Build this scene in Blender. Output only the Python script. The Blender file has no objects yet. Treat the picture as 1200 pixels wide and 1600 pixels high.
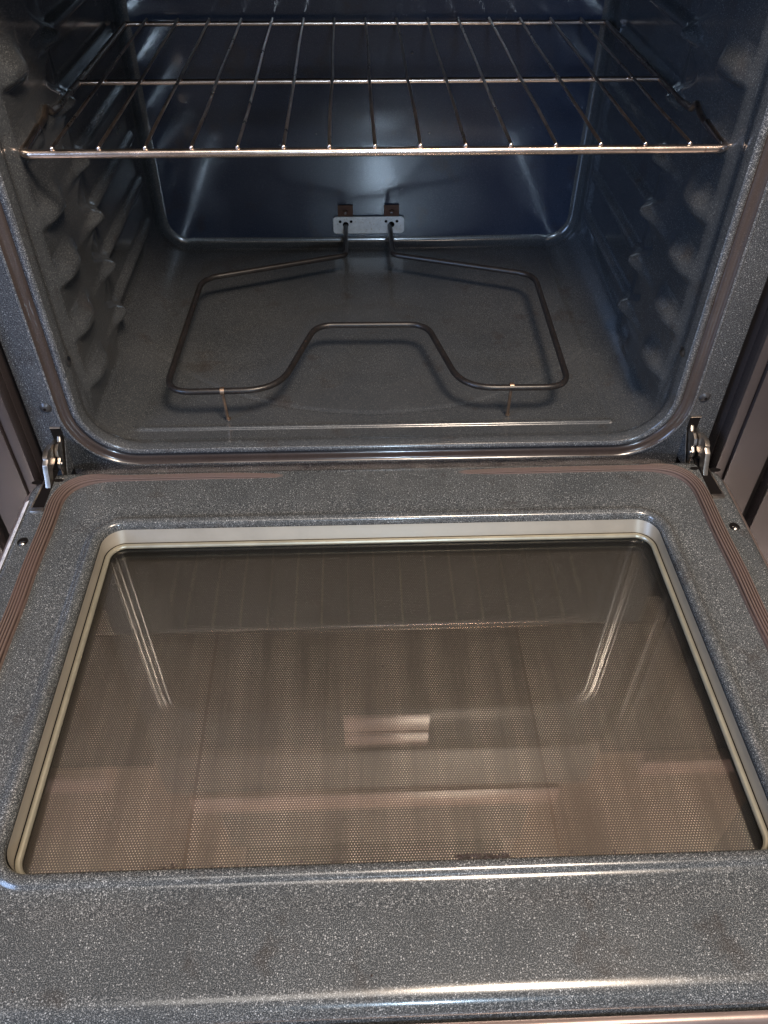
import bpy, math, random
import numpy as np
from mathutils import Matrix, Vector

sc = bpy.context.scene
COL = sc.collection
random.seed(4)

# ------------------------------------------------------------------ camera
P, YAW, ROLL = 0.76405, -0.04045, 0.00762
ca, sa = math.cos(P), math.sin(P)
Rz = Matrix.Rotation(YAW, 3, 'Z')
f = Rz @ Vector((0, ca, -sa)); u = Rz @ Vector((0, sa, ca)); r = Rz @ Vector((1, 0, 0))
r2 = math.cos(ROLL) * r + math.sin(ROLL) * u
u2 = -math.sin(ROLL) * r + math.cos(ROLL) * u
camd = bpy.data.cameras.new('camera')
cam = bpy.data.objects.new('camera', camd); COL.objects.link(cam)
M = Matrix((r2, u2, -f)).transposed().to_4x4(); M.translation = (-.02229, -.7021, .5740)
cam.matrix_world = M
camd.sensor_fit = 'VERTICAL'; camd.sensor_height = 36; camd.lens = 1243.9 / 1600 * 36
camd.clip_start = .01; camd.clip_end = 50
sc.camera = cam

# ------------------------------------------------------------------ world, lamps, exposure
w = bpy.data.worlds.new('World'); sc.world = w; w.use_nodes = True
bg = w.node_tree.nodes['Background']; bg.inputs[0].default_value = (.48, .45, .43, 1); bg.inputs[1].default_value = .25
sc.view_settings.view_transform = 'Standard'; sc.view_settings.look = 'None'
sc.view_settings.exposure = 0.14; sc.view_settings.gamma = 1

def lamp(name, loc, target, size, power, color, shape='DISK', size_y=None):
    d = bpy.data.lights.new(name, 'AREA'); d.shape = shape; d.size = size
    if size_y: d.size_y = size_y
    d.energy = power; d.color = color
    o = bpy.data.objects.new(name, d); COL.objects.link(o)
    o.location = loc
    o.rotation_euler = (Vector(target) - Vector(loc)).to_track_quat('-Z', 'Y').to_euler()
    return o
lamp('warm_ceiling_lamp', (.32, -.85, 1.55), (-.05, .05, .1), .42, 37, (1, .81, .64))
lamp('ceiling_panel', (.1, -1.15, 1.9), (0, -.2, 0), 1.5, 11, (1, .93, .86), 'RECTANGLE', .6)
fl = lamp('floor_fill_light', (0, -.86, -.07), (0, -.16, -.345), 1.2, 8, (1, .87, .80), 'RECTANGLE', .08)  # added fill for the floor below the door, no kitchen fixture
fl.data.spread = math.radians(40)
lamp('cool_window_light', (-1.6, -1.5, .85), (.1, .2, .1), .7, 25, (.40, .60, 1), 'RECTANGLE', .9)
lamp('back_window_light', (.116, -2.0, .83), (.0, .4, .05), .12, 9.5, (.60, .79, 1))

# ------------------------------------------------------------------ node helpers
def mat(name):
    m = bpy.data.materials.new(name); m.use_nodes = True
    nt = m.node_tree; b = nt.nodes['Principled BSDF']
    return m, nt, b
def N(nt, t, **kw):
    n = nt.nodes.new(t)
    for k, v in kw.items():
        if k in n.inputs: n.inputs[k].default_value = v
        else: setattr(n, k, v)
    return n
def L(nt, a, b): nt.links.new(a, b)
def math_(nt, op, a, b=None):
    n = nt.nodes.new('ShaderNodeMath'); n.operation = op
    for i, v in enumerate((a, b)):
        if v is None: continue
        if isinstance(v, (int, float)): n.inputs[i].default_value = v
        else: nt.links.new(v, n.inputs[i])
    return n.outputs[0]
def ramp(nt, fac, stops):
    n = nt.nodes.new('ShaderNodeValToRGB'); nt.links.new(fac, n.inputs[0])
    el = n.color_ramp.elements
    while len(el) < len(stops): el.new(.5)
    for e, (p, c) in zip(el, stops):
        e.position = p; e.color = (c, c, c, 1) if isinstance(c, (int, float)) else (*c, 1)
    return n.outputs[0]
def coords(nt): return nt.nodes.new('ShaderNodeTexCoord').outputs['Object']
def noise(nt, vec, scale, detail=2, rough=.5):
    n = N(nt, 'ShaderNodeTexNoise', Scale=scale, Detail=detail, Roughness=rough); L(nt, vec, n.inputs['Vector']); return n.outputs['Fac']
def mixc(nt, fac, a, b):
    n = nt.nodes.new('ShaderNodeMix'); n.data_type = 'RGBA'
    if isinstance(fac, (int, float)): n.inputs[0].default_value = fac
    else: L(nt, fac, n.inputs[0])
    for s, v in ((6, a), (7, b)):
        if isinstance(v, tuple): n.inputs[s].default_value = (*v, 1)
        else: L(nt, v, n.inputs[s])
    return n.outputs[2]
def bump(nt, b, h, strength=.3, dist=.001):
    n = N(nt, 'ShaderNodeBump', Strength=strength, Distance=dist); L(nt, h, n.inputs['Height']); L(nt, n.outputs[0], b.inputs['Normal'])

def enamel(name, base, fleck, rough, amount, bumpd=.00025, fs=1.0):
    m, nt, b = mat(name); v = coords(nt)
    n1 = noise(nt, v, 1500 * fs, 2, .6); n2 = noise(nt, v, 820 * fs, 1, .5); big = noise(nt, v, 9, 3)
    s1 = ramp(nt, n1, [(.50, 0.0), (.70, 1.0)])
    s2 = ramp(nt, n2, [(.60, 0.0), (.72, 1.0)])
    vo = N(nt, 'ShaderNodeTexVoronoi', Scale=620 * fs); L(nt, v, vo.inputs['Vector'])
    rnd = N(nt, 'ShaderNodeSeparateColor'); L(nt, vo.outputs['Color'], rnd.inputs[0])
    dot = math_(nt, 'MULTIPLY', math_(nt, 'GREATER_THAN', rnd.outputs[0], .86), ramp(nt, vo.outputs['Distance'], [(.16, 1.0), (.34, 0.0)]))
    pit = math_(nt, 'MULTIPLY', math_(nt, 'GREATER_THAN', rnd.outputs[1], .988), ramp(nt, vo.outputs['Distance'], [(.2, 1.0), (.36, 0.0)]))
    s = math_(nt, 'ADD', math_(nt, 'MULTIPLY', s1, .55), math_(nt, 'MULTIPLY', s2, .45))
    s = math_(nt, 'MAXIMUM', s, math_(nt, 'MULTIPLY', dot, 1.0))
    s = math_(nt, 'MULTIPLY', s, math_(nt, 'MULTIPLY', math_(nt, 'ADD', math_(nt, 'MULTIPLY', noise(nt, v, 16, 3), 1.1), .45), amount))
    c = mixc(nt, s, base, fleck)
    c = mixc(nt, pit, c, (.006, .005, .005))
    haze = mixc(nt, math_(nt, 'MULTIPLY', ramp(nt, big, [(.4, 0.0), (.75, 1.0)]), .05), c, (.20, .18, .155))
    sn = noise(nt, v, 20, 4, .6)
    haze = mixc(nt, math_(nt, 'MULTIPLY', ramp(nt, sn, [(.585, 0.0), (.70, 1.0)]), .40), haze, (.030, .020, .014))
    L(nt, haze, b.inputs['Base Color'])
    wp = N(nt, 'ShaderNodeMapping', Scale=(14, 3, 9), Rotation=(0, 0, .5)); L(nt, v, wp.inputs[0])
    wipe = ramp(nt, noise(nt, wp.outputs[0], 1, 5, .7), [(.42, 0.0), (.66, 1.0)])
    rr = math_(nt, 'ADD', math_(nt, 'ADD', math_(nt, 'MULTIPLY', big, .08), rough - .045), math_(nt, 'MULTIPLY', wipe, .07))
    L(nt, rr, b.inputs['Roughness'])
    b.inputs['Specular IOR Level'].default_value = .5; b.inputs['Coat Weight'].default_value = .45; b.inputs['Coat Roughness'].default_value = .085
    h = math_(nt, 'ADD', math_(nt, 'MULTIPLY', noise(nt, v, 260, 2), .7), math_(nt, 'MULTIPLY', n1, .3))
    bump(nt, b, h, .35, bumpd * .6)
    cb = N(nt, 'ShaderNodeBump', Strength=.25, Distance=.00022); L(nt, noise(nt, v, 190, 2), cb.inputs['Height']); L(nt, cb.outputs[0], b.inputs['Coat Normal'])
    return m

def metal(name, col, rough, var=.35, scale=60, metallic=1.0, spots=None):
    m, nt, b = mat(name); v = coords(nt)
    n = noise(nt, v, scale, 4, .65)
    dark = tuple(c * (1 - var) for c in col)
    c = mixc(nt, ramp(nt, n, [(.3, 0.0), (.7, 1.0)]), dark, col)
    if spots:
        n2 = noise(nt, v, scale * 4, 3, .7)
        c = mixc(nt, ramp(nt, n2, [(.58, 0.0), (.72, 1.0)]), c, spots)
    L(nt, c, b.inputs['Base Color']); b.inputs['Metallic'].default_value = metallic
    L(nt, math_(nt, 'ADD', math_(nt, 'MULTIPLY', n, .2), rough - .1), b.inputs['Roughness'])
    bump(nt, b, noise(nt, v, scale * 8, 2), .3, .0002)
    return m

M_ = {}
M_['cavity'] = enamel('cavity_enamel', (.031, .035, .040), (.49, .50, .49), .20, .27)
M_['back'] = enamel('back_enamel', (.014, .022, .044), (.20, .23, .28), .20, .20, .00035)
M_['frame'] = enamel('frame_enamel', (.028, .033, .041), (.60, .62, .64), .20, .62)
M_['door'] = enamel('door_enamel', (.028, .033, .037), (.66, .68, .69), .20, .62)
M_['seat'] = enamel('brown_channel_enamel', (.036, .027, .025), (.15, .12, .11), .18, .25)  # browner base and duller flecks than the frame enamel
M_['chrome'] = metal('rack_steel', (.82, .68, .60), .24, .22, 45, 1, (.42, .30, .24))
M_['wire'] = metal('rack_wire_steel', (.60, .48, .40), .30, .35, 60, 1, (.22, .15, .11))
M_['element'] = metal('element_sheath', (.020, .018, .018), .36, .45, 90, .15, (.060, .038, .030))
M_['foot'] = metal('element_foot_steel', (.42, .30, .22), .35, .4, 200, .9)
M_['plate'] = metal('galvanised_plate', (.86, .88, .90), .42, .25, 120, .15, (.40, .33, .22))
M_['tab'] = metal('rusty_tab', (.11, .050, .032), .7, .4, 150, 0)
M_['screw'] = metal('screw_steel', (.35, .33, .32), .3, .3, 200, 1)
M_['darkscrew'] = metal('dark_screw', (.07, .07, .075), .3, .3, 200, .5)
M_['hinge'] = metal('hinge_steel', (.66, .60, .54), .33, .35, 130, 1, (.28, .17, .10))
M_['trim'] = metal('window_trim_metal', (.31, .285, .24), .42, .12, 25, .45)
M_['seal'] = metal('window_seal', (.40, .38, .30), .36, .18, 40, .6)
M_['shell'] = metal('door_shell_steel', (.34, .27, .25), .34, .2, 12, .7)
M_['cast'] = metal('cooktop_black', (.02, .02, .022), .12, .2, 30, 0)

def flat(name, col, rough=.5, spec=.5):
    m, nt, b = mat(name); v = coords(nt)
    c = mixc(nt, noise(nt, v, 14, 4), tuple(x * .75 for x in col), tuple(min(1, x * 1.2) for x in col))
    L(nt, c, b.inputs['Base Color']); b.inputs['Roughness'].default_value = rough; b.inputs['Specular IOR Level'].default_value = spec
    return m
M_['void'] = flat('dark_void', (.012, .011, .011), .8, .2)
M_['gap'] = flat('dark_gap', (.006, .005, .005), .9, .1)
M_['cabinet'] = flat('painted_cabinet', (.042, .035, .036), .24)
M_['cabinet_wood'] = flat('cabinet_wood', (.22, .14, .10), .4)
m, nt, b = mat('floor_tile'); v = coords(nt)
mp = N(nt, 'ShaderNodeMapping', Scale=(34, 3.0, 1)); L(nt, v, mp.inputs[0])
oi = nt.nodes.new('ShaderNodeObjectInfo')
nn_ = N(nt, 'ShaderNodeTexNoise', Scale=1, Detail=5, Roughness=.65); nn_.noise_dimensions = '4D'; L(nt, mp.outputs[0], nn_.inputs['Vector']); L(nt, math_(nt, 'MULTIPLY', oi.outputs['Random'], 20), nn_.inputs['W'])
c = mixc(nt, ramp(nt, nn_.outputs['Fac'], [(.36, 0.0), (.64, 1.0)]), (.17, .148, .135), (.60, .53, .48))
L(nt, c, b.inputs['Base Color']); b.inputs['Roughness'].default_value = .4; M_['tile'] = m
M_['grout'] = flat('tile_grout', (.20, .14, .11), .9)
M_['crumb'] = flat('burnt_crumb', (.022, .012, .010), .6)
M_['wall'] = flat('kitchen_wall', (.40, .36, .33), .8)
M_['steelhood'] = flat('microwave_shell', (.30, .24, .22), .4)
M_['pinksteel'] = flat('warm_trim_steel', (.50, .33, .28), .22)
M_['hooddark'] = flat('microwave_underside', (.10, .085, .08), .5)

# woven gasket
m, nt, b = mat('woven_gasket'); v = coords(nt)
ga = N(nt, 'ShaderNodeAttribute', attribute_name='groove_shade')
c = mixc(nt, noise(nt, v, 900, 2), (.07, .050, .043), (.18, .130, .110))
c = mixc(nt, ramp(nt, ga.outputs['Fac'], [(.30, 0.0), (.80, 1.0)]), (.022, .013, .011), c)  # shade between the ribs, painted into the colour of the grooves
c = mixc(nt, ramp(nt, noise(nt, v, 30, 3), [(.4, 0.0), (.7, .6)]), c, (.10, .065, .06))
L(nt, c, b.inputs['Base Color']); b.inputs['Roughness'].default_value = .6; b.inputs['Specular IOR Level'].default_value = .3
bump(nt, b, noise(nt, v, 1500, 2), .8, .0005); M_['gasket'] = m

# glass: clear, reflective on both faces, with a faint film of grease
def glass(name, film, tint):
    m, nt, b = mat(name); nt.nodes.remove(b)
    out = nt.nodes['Material Output']; v = coords(nt)
    lw = N(nt, 'ShaderNodeLayerWeight', Blend=.5)
    frv = math_(nt, 'ADD', math_(nt, 'MULTIPLY', math_(nt, 'POWER', lw.outputs['Facing'], 5), .93), .06)
    tr = N(nt, 'ShaderNodeBsdfTransparent', Color=(*tint, 1)); gl = N(nt, 'ShaderNodeBsdfGlossy', Roughness=.015)
    n = noise(nt, v, 3, 4, .6)
    L(nt, math_(nt, 'ADD', math_(nt, 'MULTIPLY', n, .004), .0), gl.inputs['Roughness'])
    bm = N(nt, 'ShaderNodeBump', Strength=.015, Distance=.0003); L(nt, noise(nt, v, 26, 1), bm.inputs['Height']); L(nt, bm.outputs[0], gl.inputs['Normal'])
    df = N(nt, 'ShaderNodeBsdfDiffuse', Color=(.62, .58, .52, 1))
    m1 = nt.nodes.new('ShaderNodeMixShader'); L(nt, math_(nt, 'MULTIPLY', n, film), m1.inputs[0]); L(nt, tr.outputs[0], m1.inputs[1]); L(nt, df.outputs[0], m1.inputs[2])
    m2 = nt.nodes.new('ShaderNodeMixShader'); L(nt, frv, m2.inputs[0]); L(nt, m1.outputs[0], m2.inputs[1]); L(nt, gl.outputs[0], m2.inputs[2])
    L(nt, m2.outputs[0], out.inputs['Surface'])
    return m
M_['glass'] = glass('inner_glass', .014, (.93, .93, .90))
M_['outglass'] = glass('outer_glass', .01, (.9, .88, .84))

# perforated screen: hexagonal rows of round holes
m, nt, b = mat('perforated_screen'); v = coords(nt)
sep = nt.nodes.new('ShaderNodeSeparateXYZ'); L(nt, v, sep.inputs[0])
PX, PY = .00232, .00200
rowf = math_(nt, 'DIVIDE', sep.outputs[1], PY)
row = math_(nt, 'FLOOR', rowf)
odd = math_(nt, 'MULTIPLY', math_(nt, 'MODULO', math_(nt, 'ADD', row, 1000), 2), .5)
cx = math_(nt, 'SUBTRACT', math_(nt, 'FRACT', math_(nt, 'ADD', math_(nt, 'DIVIDE', sep.outputs[0], PX), math_(nt, 'ADD', odd, 1000))), .5)
cy = math_(nt, 'SUBTRACT', math_(nt, 'FRACT', math_(nt, 'ADD', rowf, 1000)), .5)
dx = math_(nt, 'MULTIPLY', cx, PX); dy = math_(nt, 'MULTIPLY', cy, PY)
d2 = math_(nt, 'ADD', math_(nt, 'MULTIPLY', dx, dx), math_(nt, 'MULTIPLY', dy, dy))
hole = math_(nt, 'LESS_THAN', d2, .00054 ** 2)
inx = math_(nt, 'LESS_THAN', math_(nt, 'ABSOLUTE', sep.outputs[0]), .283)
hole = math_(nt, 'MULTIPLY', hole, inx)
b.inputs['Base Color'].default_value = (.035, .030, .027, 1); b.inputs['Roughness'].default_value = .4
tr = nt.nodes.new('ShaderNodeBsdfTransparent'); mx = nt.nodes.new('ShaderNodeMixShader')
L(nt, hole, mx.inputs[0]); L(nt, b.outputs[0], mx.inputs[1]); L(nt, tr.outputs[0], mx.inputs[2])
L(nt, mx.outputs[0], nt.nodes['Material Output'].inputs['Surface']); M_['screen'] = m

# rating sticker: white with rows of fine grey print
m, nt, b = mat('rating_sticker'); v = coords(nt)
sep = nt.nodes.new('ShaderNodeSeparateXYZ'); L(nt, v, sep.inputs[0])
rows = math_(nt, 'LESS_THAN', math_(nt, 'FRACT', math_(nt, 'MULTIPLY', math_(nt, 'ADD', sep.outputs[0], 1), 620)), .42)
mp = N(nt, 'ShaderNodeMapping', Scale=(620, 320, 1)); L(nt, v, mp.inputs[0])
wd = ramp(nt, noise(nt, mp.outputs[0], 1, 2), [(.42, 0.0), (.5, 1.0)])
seg = ramp(nt, noise(nt, v, 45, 1), [(.40, 0.0), (.45, 1.0)])
pr = math_(nt, 'MULTIPLY', math_(nt, 'MULTIPLY', rows, wd), seg)
L(nt, mixc(nt, pr, (.80, .78, .79), (.16, .15, .16)), b.inputs['Base Color']); M_['sticker'] = m

# ------------------------------------------------------------------ mesh helpers
def link(name, me, material, parent=None, smooth=True, auto=None):
    o = bpy.data.objects.new(name, me); COL.objects.link(o)
    if material: me.materials.append(M_[material])
    if smooth: me.polygons.foreach_set('use_smooth', [True] * len(me.polygons))
    if auto is not None: me.set_sharp_from_angle(angle=math.radians(auto))
    if parent: o.parent = parent
    return o
def mesh(name, vs, fs):
    me = bpy.data.meshes.new(name); me.from_pydata([tuple(map(float, v)) for v in vs], [], [tuple(map(int, q)) for q in fs]); me.update(); return me
class MB:
    def __init__(s): s.v = []; s.f = []
    def add(s, vs, fs):
        k = len(s.v); s.v += [tuple(v) for v in vs]; s.f += [tuple(i + k for i in q) for q in fs]; return s
    def box(s, x0, x1, y0, y1, z0, z1):
        v = [(x, y, z) for z in (z0, z1) for y in (y0, y1) for x in (x0, x1)]
        return s.add(v, [(0, 2, 3, 1), (4, 5, 7, 6), (0, 1, 5, 4), (2, 6, 7, 3), (0, 4, 6, 2), (1, 3, 7, 5)])
    def tube(s, pts, rad, n=12, closed=False, cap=True):
        pts = [Vector(p) for p in pts]; m = len(pts); rads = rad if isinstance(rad, (list, tuple)) else [rad] * m
        T = []
        for i in range(m):
            a = pts[(i - 1) % m] if (closed or i > 0) else pts[i]; b_ = pts[(i + 1) % m] if (closed or i < m - 1) else pts[i]
            T.append((b_ - a).normalized())
        ref = Vector((0, 0, 1)) if abs(T[0].z) < .9 else Vector((0, 1, 0))
        nrm = (ref - ref.dot(T[0]) * T[0]).normalized(); rings = []
        for i in range(m):
            nrm = (nrm - nrm.dot(T[i]) * T[i]).normalized(); bn = T[i].cross(nrm)
            rings.append([pts[i] + rads[i] * (math.cos(2 * math.pi * k / n) * nrm + math.sin(2 * math.pi * k / n) * bn) for k in range(n)])
        v = [p for rr in rings for p in rr]; fs = []
        for i in range(m if closed else m - 1):
            for k in range(n):
                a = i * n + k; b_ = i * n + (k + 1) % n; j = ((i + 1) % m) * n
                fs.append((a, b_, j + (k + 1) % n, j + k))
        if not closed and cap: fs += [tuple(reversed(range(n))), tuple(range((m - 1) * n, m * n))]
        return s.add(v, fs)
    def ball(s, c, rx, ry, rz, nu=14, nv=8):
        v = [(c[0] + rx * math.cos(2 * math.pi * i / nu) * math.sin(math.pi * j / nv), c[1] + ry * math.sin(2 * math.pi * i / nu) * math.sin(math.pi * j / nv), c[2] + rz * math.cos(math.pi * j / nv)) for j in range(nv + 1) for i in range(nu)]
        fs = [(j * nu + i, (j + 1) * nu + i, (j + 1) * nu + (i + 1) % nu, j * nu + (i + 1) % nu) for j in range(nv) for i in range(nu)]
        return s.add(v, fs)
    def prism_x(s, poly, x0, x1):   # polygon in (y, z) extruded along x
        n = len(poly); v = [(x0, y, z) for y, z in poly] + [(x1, y, z) for y, z in poly]
        return s.add(v, [tuple(range(n)), tuple(reversed(range(n, 2 * n)))] + [(i, i + n, (i + 1) % n + n, (i + 1) % n) for i in range(n)])
    def build(s, name, material, parent=None, smooth=True, auto=35, bevel=0):
        me = mesh(name, s.v, s.f)
        import bmesh
        bm = bmesh.new(); bm.from_mesh(me); bmesh.ops.remove_doubles(bm, verts=bm.verts, dist=1e-7); bmesh.ops.recalc_face_normals(bm, faces=bm.faces)
        if bevel: bmesh.ops.bevel(bm, geom=[e for e in bm.edges if e.calc_face_angle(0) > .6], offset=bevel, segments=2, affect='EDGES', profile=.7)
        bm.to_mesh(me); bm.free()
        return link(name, me, material, parent, smooth, auto)
def rrect(x0, x1, y0, y1, rad, nx=40, ny=40, nc=10):
    """closed rounded rectangle, counter-clockwise from the bottom left, fixed vertex count"""
    out = []
    def seg(a, b_, n): out.extend([(a[0] + (b_[0] - a[0]) * i / n, a[1] + (b_[1] - a[1]) * i / n) for i in range(n)])
    def arc(cx_, cy_, a0): out.extend([(cx_ + rad * math.cos(a0 + math.pi / 2 * i / nc), cy_ + rad * math.sin(a0 + math.pi / 2 * i / nc)) for i in range(nc)])
    seg((x0 + rad, y0), (x1 - rad, y0), nx); arc(x1 - rad, y0 + rad, -math.pi / 2)
    seg((x1, y0 + rad), (x1, y1 - rad), ny); arc(x1 - rad, y1 - rad, 0)
    seg((x1 - rad, y1), (x0 + rad, y1), nx); arc(x0 + rad, y1 - rad, math.pi / 2)
    seg((x0, y1 - rad), (x0, y0 + rad), ny); arc(x0 + rad, y0 + rad, math.pi)
    return out
def rings_mesh(name, rings, flip=False, cap=False):
    n = len(rings[0]); v = [p for rr in rings for p in rr]; fs = []
    for i in range(len(rings) - 1):
        for k in range(n):
            q = (i * n + k, i * n + (k + 1) % n, (i + 1) * n + (k + 1) % n, (i + 1) * n + k)
            fs.append(q[::-1] if flip else q)
    if cap: fs.append(tuple(range((len(rings) - 1) * n, len(rings) * n)))
    return mesh(name, v, fs)
def smooth_path(pts, rad, n=8, closed=False):
    """polyline with corners rounded by radius rad (a number or one per corner)"""
    pts = [Vector(p) for p in pts]; out = []; m = len(pts)
    for i in range(m):
        if not closed and i in (0, m - 1): out.append(pts[i]); continue
        p, a, b_ = pts[i], pts[(i - 1) % m], pts[(i + 1) % m]
        rr = rad[i] if isinstance(rad, (list, tuple)) else rad
        d1, d2_ = (a - p), (b_ - p); ang = d1.angle(d2_)
        t = min(rr / math.tan(ang / 2), .48 * d1.length, .48 * d2_.length)
        s_, e_ = p + d1.normalized() * t, p + d2_.normalized() * t
        for k in range(n + 1):
            q = k / n; out.append((1 - q) ** 2 * s_ + 2 * q * (1 - q) * p + q * q * e_)
    return out
def ss(a, b_, x):
    t = np.clip((x - a) / (b_ - a), 0, 1); return t * t * (3 - 2 * t)

def empty(name, loc, label, cat, group=None):
    o = bpy.data.objects.new(name, None); COL.objects.link(o); o.location = loc
    o['label'] = label; o['category'] = cat
    if group: o['group'] = group
    return o
def structure(o): o['kind'] = 'structure'; return o

# ================================================================== large structure
oven = empty('kitchen_range', (0, 0, 0), 'dark grey speckled enamel kitchen range with its oven door lying open', 'oven')
ZF = .006          # cavity floor
HW = .3235         # cavity half width
ZT = .50           # cavity top

# ---- cavity liner: one swept shell, pressed shelf supports in the side walls
NXs, NYs, NCs = 220, 230, 14
def loop(o_, y, rad, dz=0):
    return [(x, y, z) for x, z in rrect(-HW - o_, HW + o_, ZF - o_ + dz, ZT + o_, max(rad, .004), NXs, NYs, NCs)]
lead = [(-.0, .0000, .056), (-.0012, .0030, .055), (-.0030, .0062, .054), (-.0030, .0105, .052), (-.0008, .0150, .050)]
ys = list(np.arange(.018, .029, .0024)) + list(np.arange(.0295, .0450, .0007)) + list(np.arange(.0470, .488, .0024))
rows = [loop(*t) for t in lead] + [loop(0, y, .048) for y in ys] + [loop(o_, y, max(.046 + o_, .02)) for o_, y in [(-.0006, .492), (-.002, .4975), (-.0045, .5015), (-.008, .5042), (-.0125, .505)]]
A = np.array(rows)
X, Y, Z = A[..., 0].copy(), A[..., 1].copy(), A[..., 2].copy()
n_a = NXs
floor_m = np.zeros(A.shape[1], bool); floor_m[0:NXs] = True
right_m = np.zeros(A.shape[1], bool); right_m[NXs + NCs - 4:NXs + NCs + NYs] = True
left_m = np.zeros(A.shape[1], bool); left_m[2 * NXs + 2 * NCs + NYs:2 * NXs + 3 * NCs + 2 * NYs + 0] = True
left_m[2 * NXs + 3 * NCs + 2 * NYs:2 * NXs + 3 * NCs + 2 * NYs + 4] = True
def wallh(y, z):
    env = ss(.018, .060, z) * (1 - ss(.46, .49, z)) * (1 - ss(.462, .485, y))
    k = (z - .066) / .060; ph = k - np.floor(k + .5)           # -0.5 .. 0.5 around a level
    valid = ((k > -.5) & (k < 5.5)).astype(float)
    edge = .168 + .022 * np.cos(2 * np.pi * (ph - .1))           # scalloped rear edge of the pressed column
    col = ss(.013, .034, y) * (1 - ss(edge, edge + .022, y))
    h = .0075 * col
    # shelf bumps on the column: sloping upper face, steep lower face
    yy = y - .066; zz = z - (.066 + .060 * np.floor(k + .5)) - .006 + .05 * (y - .066)
    bmp = np.exp(-(yy / .030) ** 4) * np.where(zz > 0, np.exp(-(zz / .0135) ** 2), np.exp(-(zz / .0085) ** 4))
    h = h + .0112 * (1 - .62 * (np.floor(k + .5) == 4)) * bmp * valid
    # second, softer shoulder where each rail leaves the column
    y2 = y - .165; z2 = z - (.066 + .060 * np.floor(k + .5)) - .004
    b2 = np.exp(-(y2 / .040) ** 4) * np.where(z2 > 0, 1 - ss(0, .012, z2), 1 - ss(0, .010, -z2))
    h = h + .0022 * b2 * valid
    # long rails to the back
    rail = ss(.15, .19, y) * (1 - ss(.44, .466, y)) * np.where(z2 > 0, 1 - ss(.002, .012, z2), 1 - ss(.001, .006, -z2))
    h = h + .0085 * rail * valid
    h = h - .004 * ss(.19, .22, y) * (1 - ss(.44, .47, y))
    # lower front crease beside the screw
    cre = np.exp(-((y - .016 - .10 * (.10 - z)) / .0035) ** 2) * ss(.035, .05, z) * (1 - ss(.115, .135, z))
    h = h + .0022 * cre
    return h * env
def floorh(x, y):
    h = .0030 * np.exp(-((y - .037) / .0032) ** 4) * (1 - ss(.298, .308, np.abs(x)))
    R_ = np.sqrt((x) ** 2 + (y - .42) ** 2); h = h - .0012 * ss(.355, .362, R_) * (1 - ss(.06, .10, np.abs(y - .10)) * 0)
    h = h + .0012 * np.exp(-((R_ - .3585) / .0016) ** 2) * -1
    h = h + .0012 * ss(.10, .25, np.abs(x)) * ss(.1, .2, y)
    return h
hw_ = wallh(Y, Z)
X[:, right_m] -= hw_[:, right_m]; X[:, left_m] += hw_[:, left_m]
Z[:, floor_m] += floorh(X, Y)[:, floor_m]
A = np.stack([X, Y, Z], -1)
me = rings_mesh('cavity_liner', [list(map(tuple, row_)) for row_ in A], flip=True)
liner = link('cavity_liner', me, 'cavity', oven)

# ---- back wall
g = 60; vs = []; fs = []
inner = rrect(-HW + .0125, HW - .0125, ZF + .0125, ZT - .0125, .0335, NXs, NYs, NCs)
cz = (ZF + ZT) / 2; nR = 40; rr_ = []
for i in range(nR + 1):
    t = i / nR
    ring = []
    for (x, z) in inner:
        s_ = 1 - t * .999
        xx, zz = x * s_, cz + (z - cz) * s_
        yy = .505 + .0009 * math.sin(xx * 9 + 1) * math.sin(zz * 11) * min(1, t * 8)
        ring.append((xx, yy, zz))
    rr_.append(ring)
me = rings_mesh('back_wall', rr_, flip=True)
link('back_wall', me, 'back', oven)

# ---- chassis face around the mouth: lip, gasket channel, ridge, flat face
prof = [(0, 0.0, .056), (.0015, -.0016, .0575), (.0045, -.0020, .060), (.0070, -.0005, .062), (.0082, .0030, .063), (.0096, .0034, .064), (.0112, .0012, .066), (.0150, .0006, .069), (.0188, .0006, .072), (.0205, -.0020, .074), (.0222, -.0030, .076), (.0240, -.0016, .078), (.0260, 0.0, .080)]
rg = [[(x, y, z) for x, z in rrect(-HW - o_, HW + o_, ZF - o_, ZT + o_, rad, 60, 60, 16)] for o_, y, rad in prof]
rg += [[(x, 0.0, z) for x, z in rrect(-.3765, .3765, -.0345, .602, .004, 60, 60, 16)], [(x, .0015, z) for x, z in rrect(-.378, .378, -.036, .604, .003, 60, 60, 16)], [(x, .30, z) for x, z in rrect(-.378, .378, -.036, .604, .003, 60, 60, 16)]]
link('mouth_lip', rings_mesh('mouth_lip', rg[:6], flip=True), 'frame', oven)
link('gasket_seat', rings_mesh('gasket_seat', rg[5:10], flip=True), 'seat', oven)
link('front_frame', rings_mesh('front_frame', rg[9:], flip=True), 'frame', oven)

# ---- lower front (drawer), cooktop above
MB().box(-.374, .374, .002, .03, -.33, -.045).build('drawer_front', 'frame', oven, bevel=.004)
MB().box(-.372, .372, .034, .60, -.345, -.04).build('base_body', 'gap', oven)
MB().box(-.378, .378, -.012, .10, .606, .733).build('control_panel', 'hooddark', oven, bevel=.004)
MB().box(-.057, .083, -.0035, -.0005, .512, .558).build('badge_plate', 'pinksteel', oven, bevel=.001)
MB().box(-.057, .083, -.0035, -.0005, .566, .600).build('badge_plate', 'pinksteel', oven, bevel=.001)
MB().box(-.340, .330, -.022, .03, .736, .792).build('front_trim', 'pinksteel', oven, bevel=.006)
MB().box(-.381, .381, .031, .60, .7345, .752).build('cooktop', 'cast', oven, bevel=.004)
MB().box(-.381, .381, .57, .63, .7525, .86).build('backguard', 'cast', oven, bevel=.004)

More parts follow.
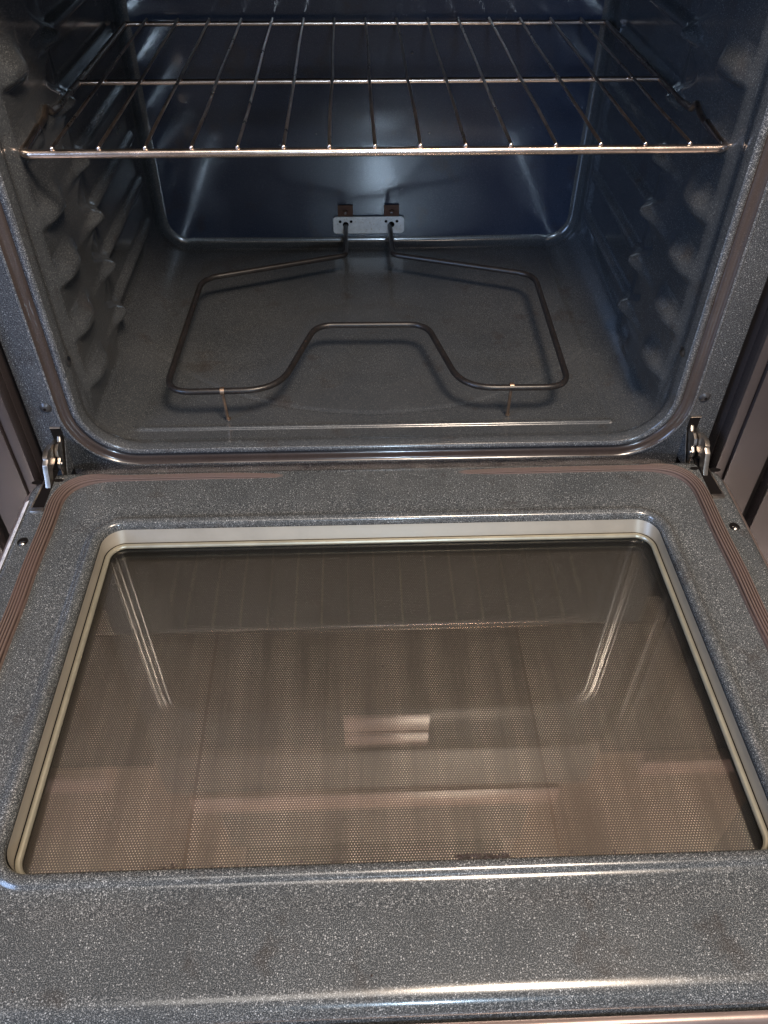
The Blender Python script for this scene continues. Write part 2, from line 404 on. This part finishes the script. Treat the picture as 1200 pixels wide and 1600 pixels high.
# ---- door liner with window opening
GZ = -.0198
OX, OY0, OY1 = .2845, -.4640, -.1165
def dring(o_, z, rad): return [(x, y, z) for x, y in rrect(-OX - o_, OX + o_, OY0 - o_, OY1 + o_, rad, 60, 40, 14)]
def oring(hw, y0, y1, z, rad): return [(x, y, z) for x, y in rrect(-hw, hw, y0, y1, rad, 60, 40, 14)]
DR = [dring(.0012, -.010, .022), dring(.0002, -.006, .022), dring(.0004, -.0015, .022), dring(.0014, .0014, .023), dring(.0034, .0029, .025), dring(.0064, .0033, .028), dring(.0092, .0026, .031), dring(.0112, .0009, .033), dring(.0124, .0, .034), dring(.0160, -.0005, .038), dring(.0240, -.0006, .044), dring(.0340, 0, .05),
      oring(.3665, -.5425, -.040, 0, .030), oring(.3710, -.5478, -.0348, -.0006, .032), oring(.3750, -.5530, -.0305, -.0030, .033), oring(.3776, -.5575, -.0285, -.0080, .034), oring(.3785, -.5595, -.0275, -.0140, .034), oring(.3785, -.5600, -.0275, -.030, .034)]
door = link('door', rings_mesh('door', DR), 'door', oven)
door['label'] = 'open oven door lying flat with glass window'

# window: metal trim wall, cream seal, two panes, perforated screen, dark box
def wring(ix, i0, i1, z, rad): return [(x, y, z) for x, y in rrect(-OX + ix, OX - ix, OY0 + i0, OY1 - i1, rad, 60, 40, 14)]
TR = [dring(-.0004, -.0050, .0215), wring(.0010, -.0006, .0020, -.0080, .0215), wring(.0024, -.0006, .0084, -.0182, .020), wring(.0032, -.0004, .0092, -.0196, .019)]
link('window_trim', rings_mesh('window_trim', TR), 'trim', door)
MB().tube(wring(.0058, .0004, .0118, -.0176, .0175), .0026, 10, closed=True).build('window_seal', 'seal', door)
MB().tube(wring(.0028, -.0004, .0088, -.0182, .0195), .0015, 8, closed=True).build('seal_joint', 'gap', door)
MB().box(-OX + .001, OX - .001, OY0 - .006, OY1 - .001, -.0246, GZ).build('inner_glass', 'glass', door, smooth=False, auto=None)
MB().box(-.377, .377, -.0265, -.004, -.046, -.034).build('gap_light_block', 'gap', oven)  # added blocker, stops floor light rising between door and chassis
MB().box(-.2975, .2975, -.4745, -.1055, -.0505, -.0500).build('perforated_screen', 'screen', door, smooth=False, auto=None)
VB = [[(x, y, z) for x, y in rrect(-h_, h_, -.475, -.105, .012, 20, 20, 6)] for h_, z in ((.2835, -.0248), (.2980, -.0250), (.2980, -.0660))]
link('window_box', rings_mesh('window_box', VB), 'void', door)
MB().box(-.345, .345, -.520, -.070, -.0722, -.0664).build('outer_glass', 'outglass', door, smooth=False, auto=None)
SH = [[(x, y, z) for x, y in rrect(-a, a, y0, y1, rd, 30, 30, 8)] for a, y0, y1, z, rd in ((.3790, -.562, -.0295, -.014, .03), (.3830, -.5655, -.0290, -.0125, .03), (.3858, -.5690, -.0290, -.0155, .03), (.3865, -.5710, -.0290, -.022, .03), (.3865, -.5710, -.0290, -.060, .03), (.3820, -.566, -.034, -.066, .03), (.300, -.477, -.103, -.066, .012))]
link('door_shell', rings_mesh('door_shell', SH), 'shell', door)

# gasket round three sides of the door, sinking under the lip in the middle of the hinge side
gp = [(-.3425, -.50, 0), (-.3425, -.0425, 0), (.3425, -.0425, 0), (.3425, -.50, 0)]
pp = []
for a, b_ in zip(smooth_path(gp, [0, .047, .047, 0], 16)[:-1], smooth_path(gp, [0, .047, .047, 0], 16)[1:]):
    n = max(1, int((b_ - a).length / .006))
    pp += [a + (b_ - a) * i / n for i in range(n)]
pp.append(Vector(gp[-1]))
nu = 73; vs = []; fs = []; gv = []
for i, p in enumerate(pp):
    a = pp[max(0, i - 1)]; b_ = pp[min(len(pp) - 1, i + 1)]; t = (b_ - a).normalized(); nn = Vector((t.y, -t.x, 0))
    back = p.y > -.075
    xs = abs(p.x + .000)
    wd_ = .0082 if not back else .0082 - .0038 * float(ss(.33, .28, xs))
    hh = .0062 if not back else .0062 - .0028 * float(ss(.33, .28, xs))
    sink = .0 if not back else -.0062 * float(1 - ss(.04, .17, xs + (.02 if p.x > 0 else 0)))
    wob = .0004 * math.sin(p.y * 60 + p.x * 30)
    for k in range(nu):
        q = -1 + 2 * k / (nu - 1)
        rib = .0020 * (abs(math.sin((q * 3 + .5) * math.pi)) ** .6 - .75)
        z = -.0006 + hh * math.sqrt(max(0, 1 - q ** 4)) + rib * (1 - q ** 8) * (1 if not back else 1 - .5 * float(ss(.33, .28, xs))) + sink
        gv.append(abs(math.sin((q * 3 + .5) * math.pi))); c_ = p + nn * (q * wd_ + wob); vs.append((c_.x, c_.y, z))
for i in range(len(pp) - 1):
    for k in range(nu - 1): fs.append((i * nu + k, i * nu + k + 1, (i + 1) * nu + k + 1, (i + 1) * nu + k))
gme = mesh('gasket', vs, fs)
at = gme.attributes.new('groove_shade', 'FLOAT', 'POINT'); at.data.foreach_set('value', gv)
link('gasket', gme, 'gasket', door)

# holes, screws, slots of the door
def disc(cx_, cy_, z, rx, ry, name, material, parent, dome=0.0, n=20):
    v = [(cx_, cy_, z + dome)]; fs = []
    R_ = 4
    for j in range(1, R_ + 1):
        for i in range(n):
            t = j / R_; v.append((cx_ + rx * t * math.cos(2 * math.pi * i / n), cy_ + ry * t * math.sin(2 * math.pi * i / n), z + dome * (1 - t * t)))
    for i in range(n): fs.append((0, 1 + i, 1 + (i + 1) % n))
    for j in range(R_ - 1):
        for i in range(n): fs.append((1 + j * n + i, 1 + (j + 1) * n + i, 1 + (j + 1) * n + (i + 1) % n, 1 + j * n + (i + 1) % n))
    return link(name, mesh(name, v, fs), material, parent)
for sx in (-1, 1):
    disc(sx * .3605, -.136, .0004, .0052, .0058, 'screw_hole', 'gap', door)
    disc(sx * .3605, -.1385, .0008, .0034, .0030, 'screw', 'screw', door, .0016)
    disc(sx * .3705, -.0470, .0003, .0062, .0034, 'edge_hole', 'gap', door)
    disc(sx * .3485, -.0440, .0003, .0052, .0026, 'edge_hole', 'gap', door)
    # slot for the hinge arm with a bent steel edge
    v = [(sx * .3530, -.0275, .0004), (sx * .3625, -.0275, .0004), (sx * .3650, -.088, .0004), (sx * .3525, -.088, .0004)]
    link('hinge_slot', mesh('hinge_slot', v, [(0, 1, 2, 3)]), 'gap', door)
    MB().box(min(sx * .3520, sx * .3655), max(sx * .3520, sx * .3655), -.0935, -.0880, -.004, .0022).build('slot_clip', 'hinge', door, bevel=.001)
    MB().tube([(sx * .3630, -.034, .0004), (sx * .3640, -.060, .0008), (sx * .3658, -.088, .0004)], .0009, 6).build('slot_edge', 'hinge', door)

# sticker on the rolled left edge
vs = []; st = [(-.3706, .0001), (-.3728, -.0010), (-.3756, -.0030), (-.3776, -.0074), (-.3786, -.0130)]
for j in range(14):
    y = -.0755 - j * .0100
    for x, z in st: vs.append((x - .0004, y, z + .0005))
fs = [(j * 5 + i, j * 5 + i + 1, (j + 1) * 5 + i + 1, (j + 1) * 5 + i) for j in range(13) for i in range(4)]
link('sticker', mesh('sticker', vs, fs), 'sticker', door)

# ================================================================== chassis fittings
def disc_y(cx_, cz_, y, rad, name, material, parent, dome=.0, n=20):
    o = disc(0, 0, 0, rad, rad, name, material, parent, dome, n); o.rotation_euler = (math.pi / 2, 0, 0); o.location = (cx_, y, cz_); return o
for sx in (-1, 1):
    disc_y(sx * .3560, .0650, -.0006, .0062, 'screw', 'darkscrew', oven, .0028)
    disc_y(sx * .3560, .0650, -.0037, .0016, 'screw_socket', 'gap', oven)
    # slot
    v = [(sx * .3475, -.0006, -.030), (sx * .3475, -.0006, .0385), (sx * .3590, -.0006, .0385), (sx * .3590, -.0006, -.030)]
    link('frame_slot', mesh('frame_slot', v, [(0, 1, 2, 3)]), 'gap', oven, smooth=False)
    MB().box(min(sx * .3475, sx * .3590), max(sx * .3475, sx * .3590), -.0022, .0, .0385, .0397).build('slot_lip', 'hinge', oven)
    # hinge: latch plate + curved arm
    xa, xb = sorted((sx * .3495, sx * .3528)); 
    h = MB().prism_x([(.004, .0275), (-.004, .0290), (-.008, .0245), (-.014, .0265), (-.021, .0235), (-.0235, .0165), (-.0205, .0120), (-.0260, .0085), (-.0270, .0030), (-.0230, -.002), (-.022, -.018), (.004, -.018)], xa, xb).build('hinge', 'hinge', oven, bevel=.0006)
    xa, xb = sorted((sx * .3540, sx * .3592))
    MB().prism_x([(.004, .022), (-.010, .0245), (-.020, .0300), (-.0335, .0320), (-.0400, .0290), (-.0402, .0262), (-.0460, .0225), (-.0530, .0060), (-.0640, -.012), (-.055, -.012), (-.044, -.001), (-.036, .010), (-.018, .012), (.004, .006)], xa, xb).build('hinge_arm', 'hinge', h, bevel=.0007)
    xa, xb = sorted((sx * .3600, sx * .3612))
    MB().prism_x([(.003, .016), (-.030, .010), (-.0700, -.010), (-.080, -.014), (-.060, -.016), (.003, -.012)], xa, xb).build('hinge_link', 'hinge', h)
    MB().ball((sx * .3488, -.0235, .0070), .0028, .0026, .0026).build('rivet', 'screw', h)
    MB().prism_x([(.000, .022), (-.004, .016), (-.0240, -.0120), (-.0275, -.016), (.000, -.018)], *sorted((sx * .3470, sx * .3476))).build('hinge_cheek', 'frame', h)
    # screw in the side wall near the mouth
    o = disc(0, 0, 0, .0055, .0055, 'wall_screw', 'screw', oven, .0022); o.rotation_euler = (0, -sx * math.pi / 2, 0); o.location = (sx * .3195, .0085, .117)

# ================================================================== heating element
ZE = .050
T = lambda *p: [Vector(q) for q in p]
ctrl = [(-.0365, .500, .0390), (-.0365, .386, .046), (-.232, .312, ZE), (-.2400, .046, ZE), (-.113, .0475, ZE), (-.0735, .1865, ZE), (.0650, .1850, ZE), (.0965, .0455, ZE), (.2190, .0440, ZE), (.2245, .3120, ZE), (.0320, .386, .046), (.0320, .500, .0390)]
rads = [0, .012, .035, .030, .055, .030, .030, .050, .030, .035, .012, 0]
el = MB().tube(smooth_path(ctrl, rads, 12), .0037, 14).build('heating_element', 'element', oven)
for x in (-.1755, .1525):
    ft = MB().tube([(x, .0470, .0540), (x - .0004, .0455, .0500), (x, .0480, .0300), (x + .0006, .0500, .0076)], .0018, 8)
    ft.tube([(x + .0006, .0500, .0078), (x + .0012, .0535, .0072)], .0025, 8).build('foot', 'foot', el)
    MB().tube([(x - .0022, .0468, ZE), (x + .0022, .0468, ZE)], .0048, 14).build('clip', 'foot', el)
# mounting plate with holes
pl = [(x, z) for x, z in rrect(-.0558, .0542, .0262, .0525, .005, 8, 4, 5)]
vs = [(x, .5005, z) for x, z in pl] + [(x, .503, z) for x, z in pl]; n = len(pl)
fs = [tuple(range(n))] + [(i, i + n, (i + 1) % n + n, (i + 1) % n) for i in range(n)]
pm = MB(); pm.add(vs, fs)
plate = pm.build('mounting_plate', 'plate', el, bevel=.0004)
for cx_ in (-.0365, .0345):
    for s_ in (-1, 1): disc_y(cx_ + s_ * .0085, .0455, .4998, .0022, 'plate_hole', 'gap', plate)
    disc_y(cx_, .0405, .4997, .0046, 'bushing', 'gap', plate)
    MB().box(cx_ - .0115, cx_ + .0115, .5012, .5025, .0528, .0705).build('terminal_tab', 'tab', el, bevel=.0005)
    MB().tube([(cx_, .5010, .0600), (cx_, .4970, .0600)], .0042, 6).build('terminal_screw', 'tab', el)
    disc_y(cx_, .0600, .4966, .0022, 'screw_face', 'screw', el, .0010)
for x, z in ((-.0480, .2780), (.0600, .2775), (-.0750, .1740), (.0880, .1740)):
    disc_y(x, z, .5035, .0014, 'rivet', 'screw', oven, .0010, 10)

# ================================================================== rack (rests on the shelf supports)
ZR = .316
rack = empty('oven_rack', (0, .03, ZR), 'steel wire oven rack with browned bars, resting on the upper shelf supports', 'rack')
def rk(mb, name, mt):
    mb.v = [(x, y - .03, z - ZR) for x, y, z in mb.v]; return mb.build(name, mt, rack)
HWR = .3135
rk(MB().tube(smooth_path([(-HWR, .085, ZR + .004), (-HWR, .0285, ZR), (HWR, .0305, ZR), (HWR, .087, ZR + .004)], .010, 8), .0038, 14), 'front_rail', 'chrome')
for sx in (-1, 1):
    x = sx * HWR
    rk(MB().tube(smooth_path([(x, .080, ZR + .0018), (x, .108, ZR + .0045), (x + sx * .0010, .126, ZR + .0105), (x, .134, ZR + .002), (x, .160, ZR), (x, .488, ZR)], .008, 6), .0030, 10), 'side_rail', 'wire')
rk(MB().tube([(-HWR, .2365, ZR), (HWR, .2405, ZR)], .0029, 12), 'cross_bar', 'chrome')
rk(MB().tube([(-HWR - .001, .4870, ZR), (HWR + .001, .4905, ZR)], .0030, 12), 'rear_rail', 'chrome')
for k in range(15):
    x = -.2852 + .0403 * k; yf = .0302 + (x + .285) * .0034
    j1, j2 = random.uniform(-.0012, .0012), random.uniform(-.0012, .0012)
    rk(MB().tube(smooth_path([(x, yf - .0012, ZR + .0046), (x, yf + .004, ZR + .0054), (x + j1, .13, ZR + .0046 + j2 * .6), (x - j2 * .5, .2385, ZR + .0050), (x + j2, .36, ZR + .0046 + j1 * .5), (x + j1 * .4, .489, ZR + .0050)], [0, .01, .12, .12, .12, 0], 4), .00155, 8), 'wire', 'wire')
    rk(MB().ball((x, yf - .0016, ZR + .0046), .0021, .0016, .0021, 10, 6), 'wire_end', 'chrome')

# ================================================================== kitchen round the range
def cabinet(sx, label):
    a = .3870
    c = empty('base_cabinet', (sx * .7, .3, -.345), label, 'cabinet', 'taupe base cabinets beside the range')
    def bx(x0, x1, y0, y1, z0, z1, name, mt='cabinet', bev=.0022):
        x0, x1 = sorted((sx * x0, sx * x1)); mb = MB().box(x0, x1, y0, y1, z0, z1)
        mb.v = [(x - sx * .7, y - .3, z + .345) for x, y, z in mb.v]; return mb.build(name, mt, c, bevel=bev)
    bx(a, a + .60, -.001, .58, -.245, .652, 'carcass')
    bx(a, .3985, -.0200, -.0015, -.245, .60, 'stile')
    bx(.3998, .4400, -.0235, -.0015, -.245, .60, 'stile')
    bx(.4400, .4560, -.0060, -.0015, -.245, .60, 'shadow_gap', 'gap', 0)
    d = bx(.4560, .960, -.0250, -.0015, -.235, .40, 'cabinet_door', bev=.002)
    bx(.4560, .960, -.0250, -.0015, .405, .53, 'drawer', bev=.002)
    bx(a, a + .60, .06, .58, -.345, -.246, 'toe_kick', 'gap', 0)
    bx(.4650, a + .60, -.020, .60, .655, .700, 'countertop', 'pinksteel')
    return c
cabinet(-1, 'taupe painted base cabinet on the left side of the range, beside the door sticker')
cabinet(1, 'taupe painted base cabinet on the right side of the range, with two dark joints')

mw = empty('microwave_hood', (0, .4, 1.02), 'brownish microwave hood above the cooktop, seen only as a reflection in the door glass', 'microwave')
def mwb(x0, x1, y0, y1, z0, z1, name, mt, bev=.004, par=None):
    mb = MB().box(x0, x1, y0, y1, z0, z1); mb.v = [(x, y - .4, z - 1.02) for x, y, z in mb.v]; return mb.build(name, mt, par or mw, bevel=bev)
mwb(-.378, .378, .20, .60, 1.03, 1.42, 'shell', 'steelhood')
mwb(-.370, .370, .185, .1995, 1.06, 1.41, 'front_door', 'hooddark')
mwb(-.370, .370, .22, .58, 1.018, 1.029, 'underside', 'hooddark')
mwb(-.12, .12, .30, .40, 1.010, 1.0175, 'grease_filter', 'steelhood', .002)
for sx in (-1, 1):
    wc = empty('wall_cabinet', (sx * .68, .43, 1.0), 'brown wooden wall cabinet %s of the microwave, seen only as a reflection' % ('left' if sx < 0 else 'right'), 'cabinet', 'wall cabinets over the counter')
    def wcb(x0, x1, y0, y1, z0, z1, name, mt):
        x0, x1 = sorted((sx * x0, sx * x1)); mb = MB().box(x0, x1, y0, y1, z0, z1); mb.v = [(x - sx * .68, y - .43, z - 1.0) for x, y, z in mb.v]; return mb.build(name, mt, wc, bevel=.003)
    wcb(.382, .98, .27, .60, 1.0, 1.75, 'carcass', 'cabinet_wood'); wcb(.385, .675, .25, .269, 1.005, 1.745, 'cabinet_door', 'cabinet_wood'); wcb(.680, .975, .25, .269, 1.005, 1.745, 'cabinet_door', 'cabinet_wood')

structure(MB().box(-2.2, 2.2, .64, .74, -.40, 2.1).build('wall', 'wall'))
flo = structure(MB().box(-2.2, 2.2, -2.6, .64, -.40, -.349).build('floor', 'grout', smooth=False, auto=None))
TS = .432
tm = MB().box(.0025, TS - .0025, .0025, TS - .0025, 0, .0045).build('tile', 'tile', flo, bevel=.001)
first = True
for i in range(-4, 5):
    for j in range(-5, 1):
        o = tm if first else tm.copy()
        if not first: COL.objects.link(o); o.parent = flo
        first = False
        o.location = (-.232 + TS * i, TS * j + .012, -.3492)

# ================================================================== crumbs and burnt residue on the door
rnd = random.Random(11)
cr = MB()
def crumb(x, y, z, r_):
    k = len(cr.v); cr.ball((x, y, z + r_ * .5), r_ * rnd.uniform(.7, 1.2), r_ * rnd.uniform(.7, 1.2), r_ * .6, 6, 4)
    for i in range(k, len(cr.v)):
        a = cr.v[i]; cr.v[i] = (a[0] + rnd.uniform(-.25, .25) * r_, a[1] + rnd.uniform(-.25, .25) * r_, a[2])
for i in range(26): crumb(rnd.uniform(-.15, .20), rnd.uniform(-.30, -.14), GZ, rnd.uniform(.0004, .0008))
for i in range(10): crumb(rnd.uniform(-.25, .25), rnd.uniform(-.44, -.2), GZ, rnd.uniform(.0004, .0009))
for i in range(40): crumb(rnd.uniform(-.33, .33), rnd.choice((rnd.uniform(-.55, -.485), rnd.uniform(-.09, -.06))), 0.0, rnd.uniform(.0003, .0007))
for i in range(110): crumb(rnd.uniform(.040, .078) + .003 * rnd.random(), OY0 + .0004 + rnd.uniform(-.0014, .0020), .0000, rnd.uniform(.0006, .0014))
for i in range(60): crumb(rnd.uniform(-.27, .27), OY0 + rnd.uniform(-.0010, .0012), .0000, rnd.uniform(.0003, .0009))
for i in range(22): crumb(rnd.choice((-.163, .125, .15, .175, -.075)) + rnd.uniform(-.006, .006), OY0 + .001 + rnd.uniform(-.003, .002), .0010, rnd.uniform(.0004, .0011))
for i in range(30): crumb(rnd.uniform(-.28, .28), rnd.uniform(.02, .40), ZF + .0006, rnd.uniform(.0004, .0008))
c_ = cr.build('crumbs', 'crumb', None); c_['kind'] = 'stuff'; c_['label'] = 'tiny dark burnt crumbs scattered over the door and oven floor'
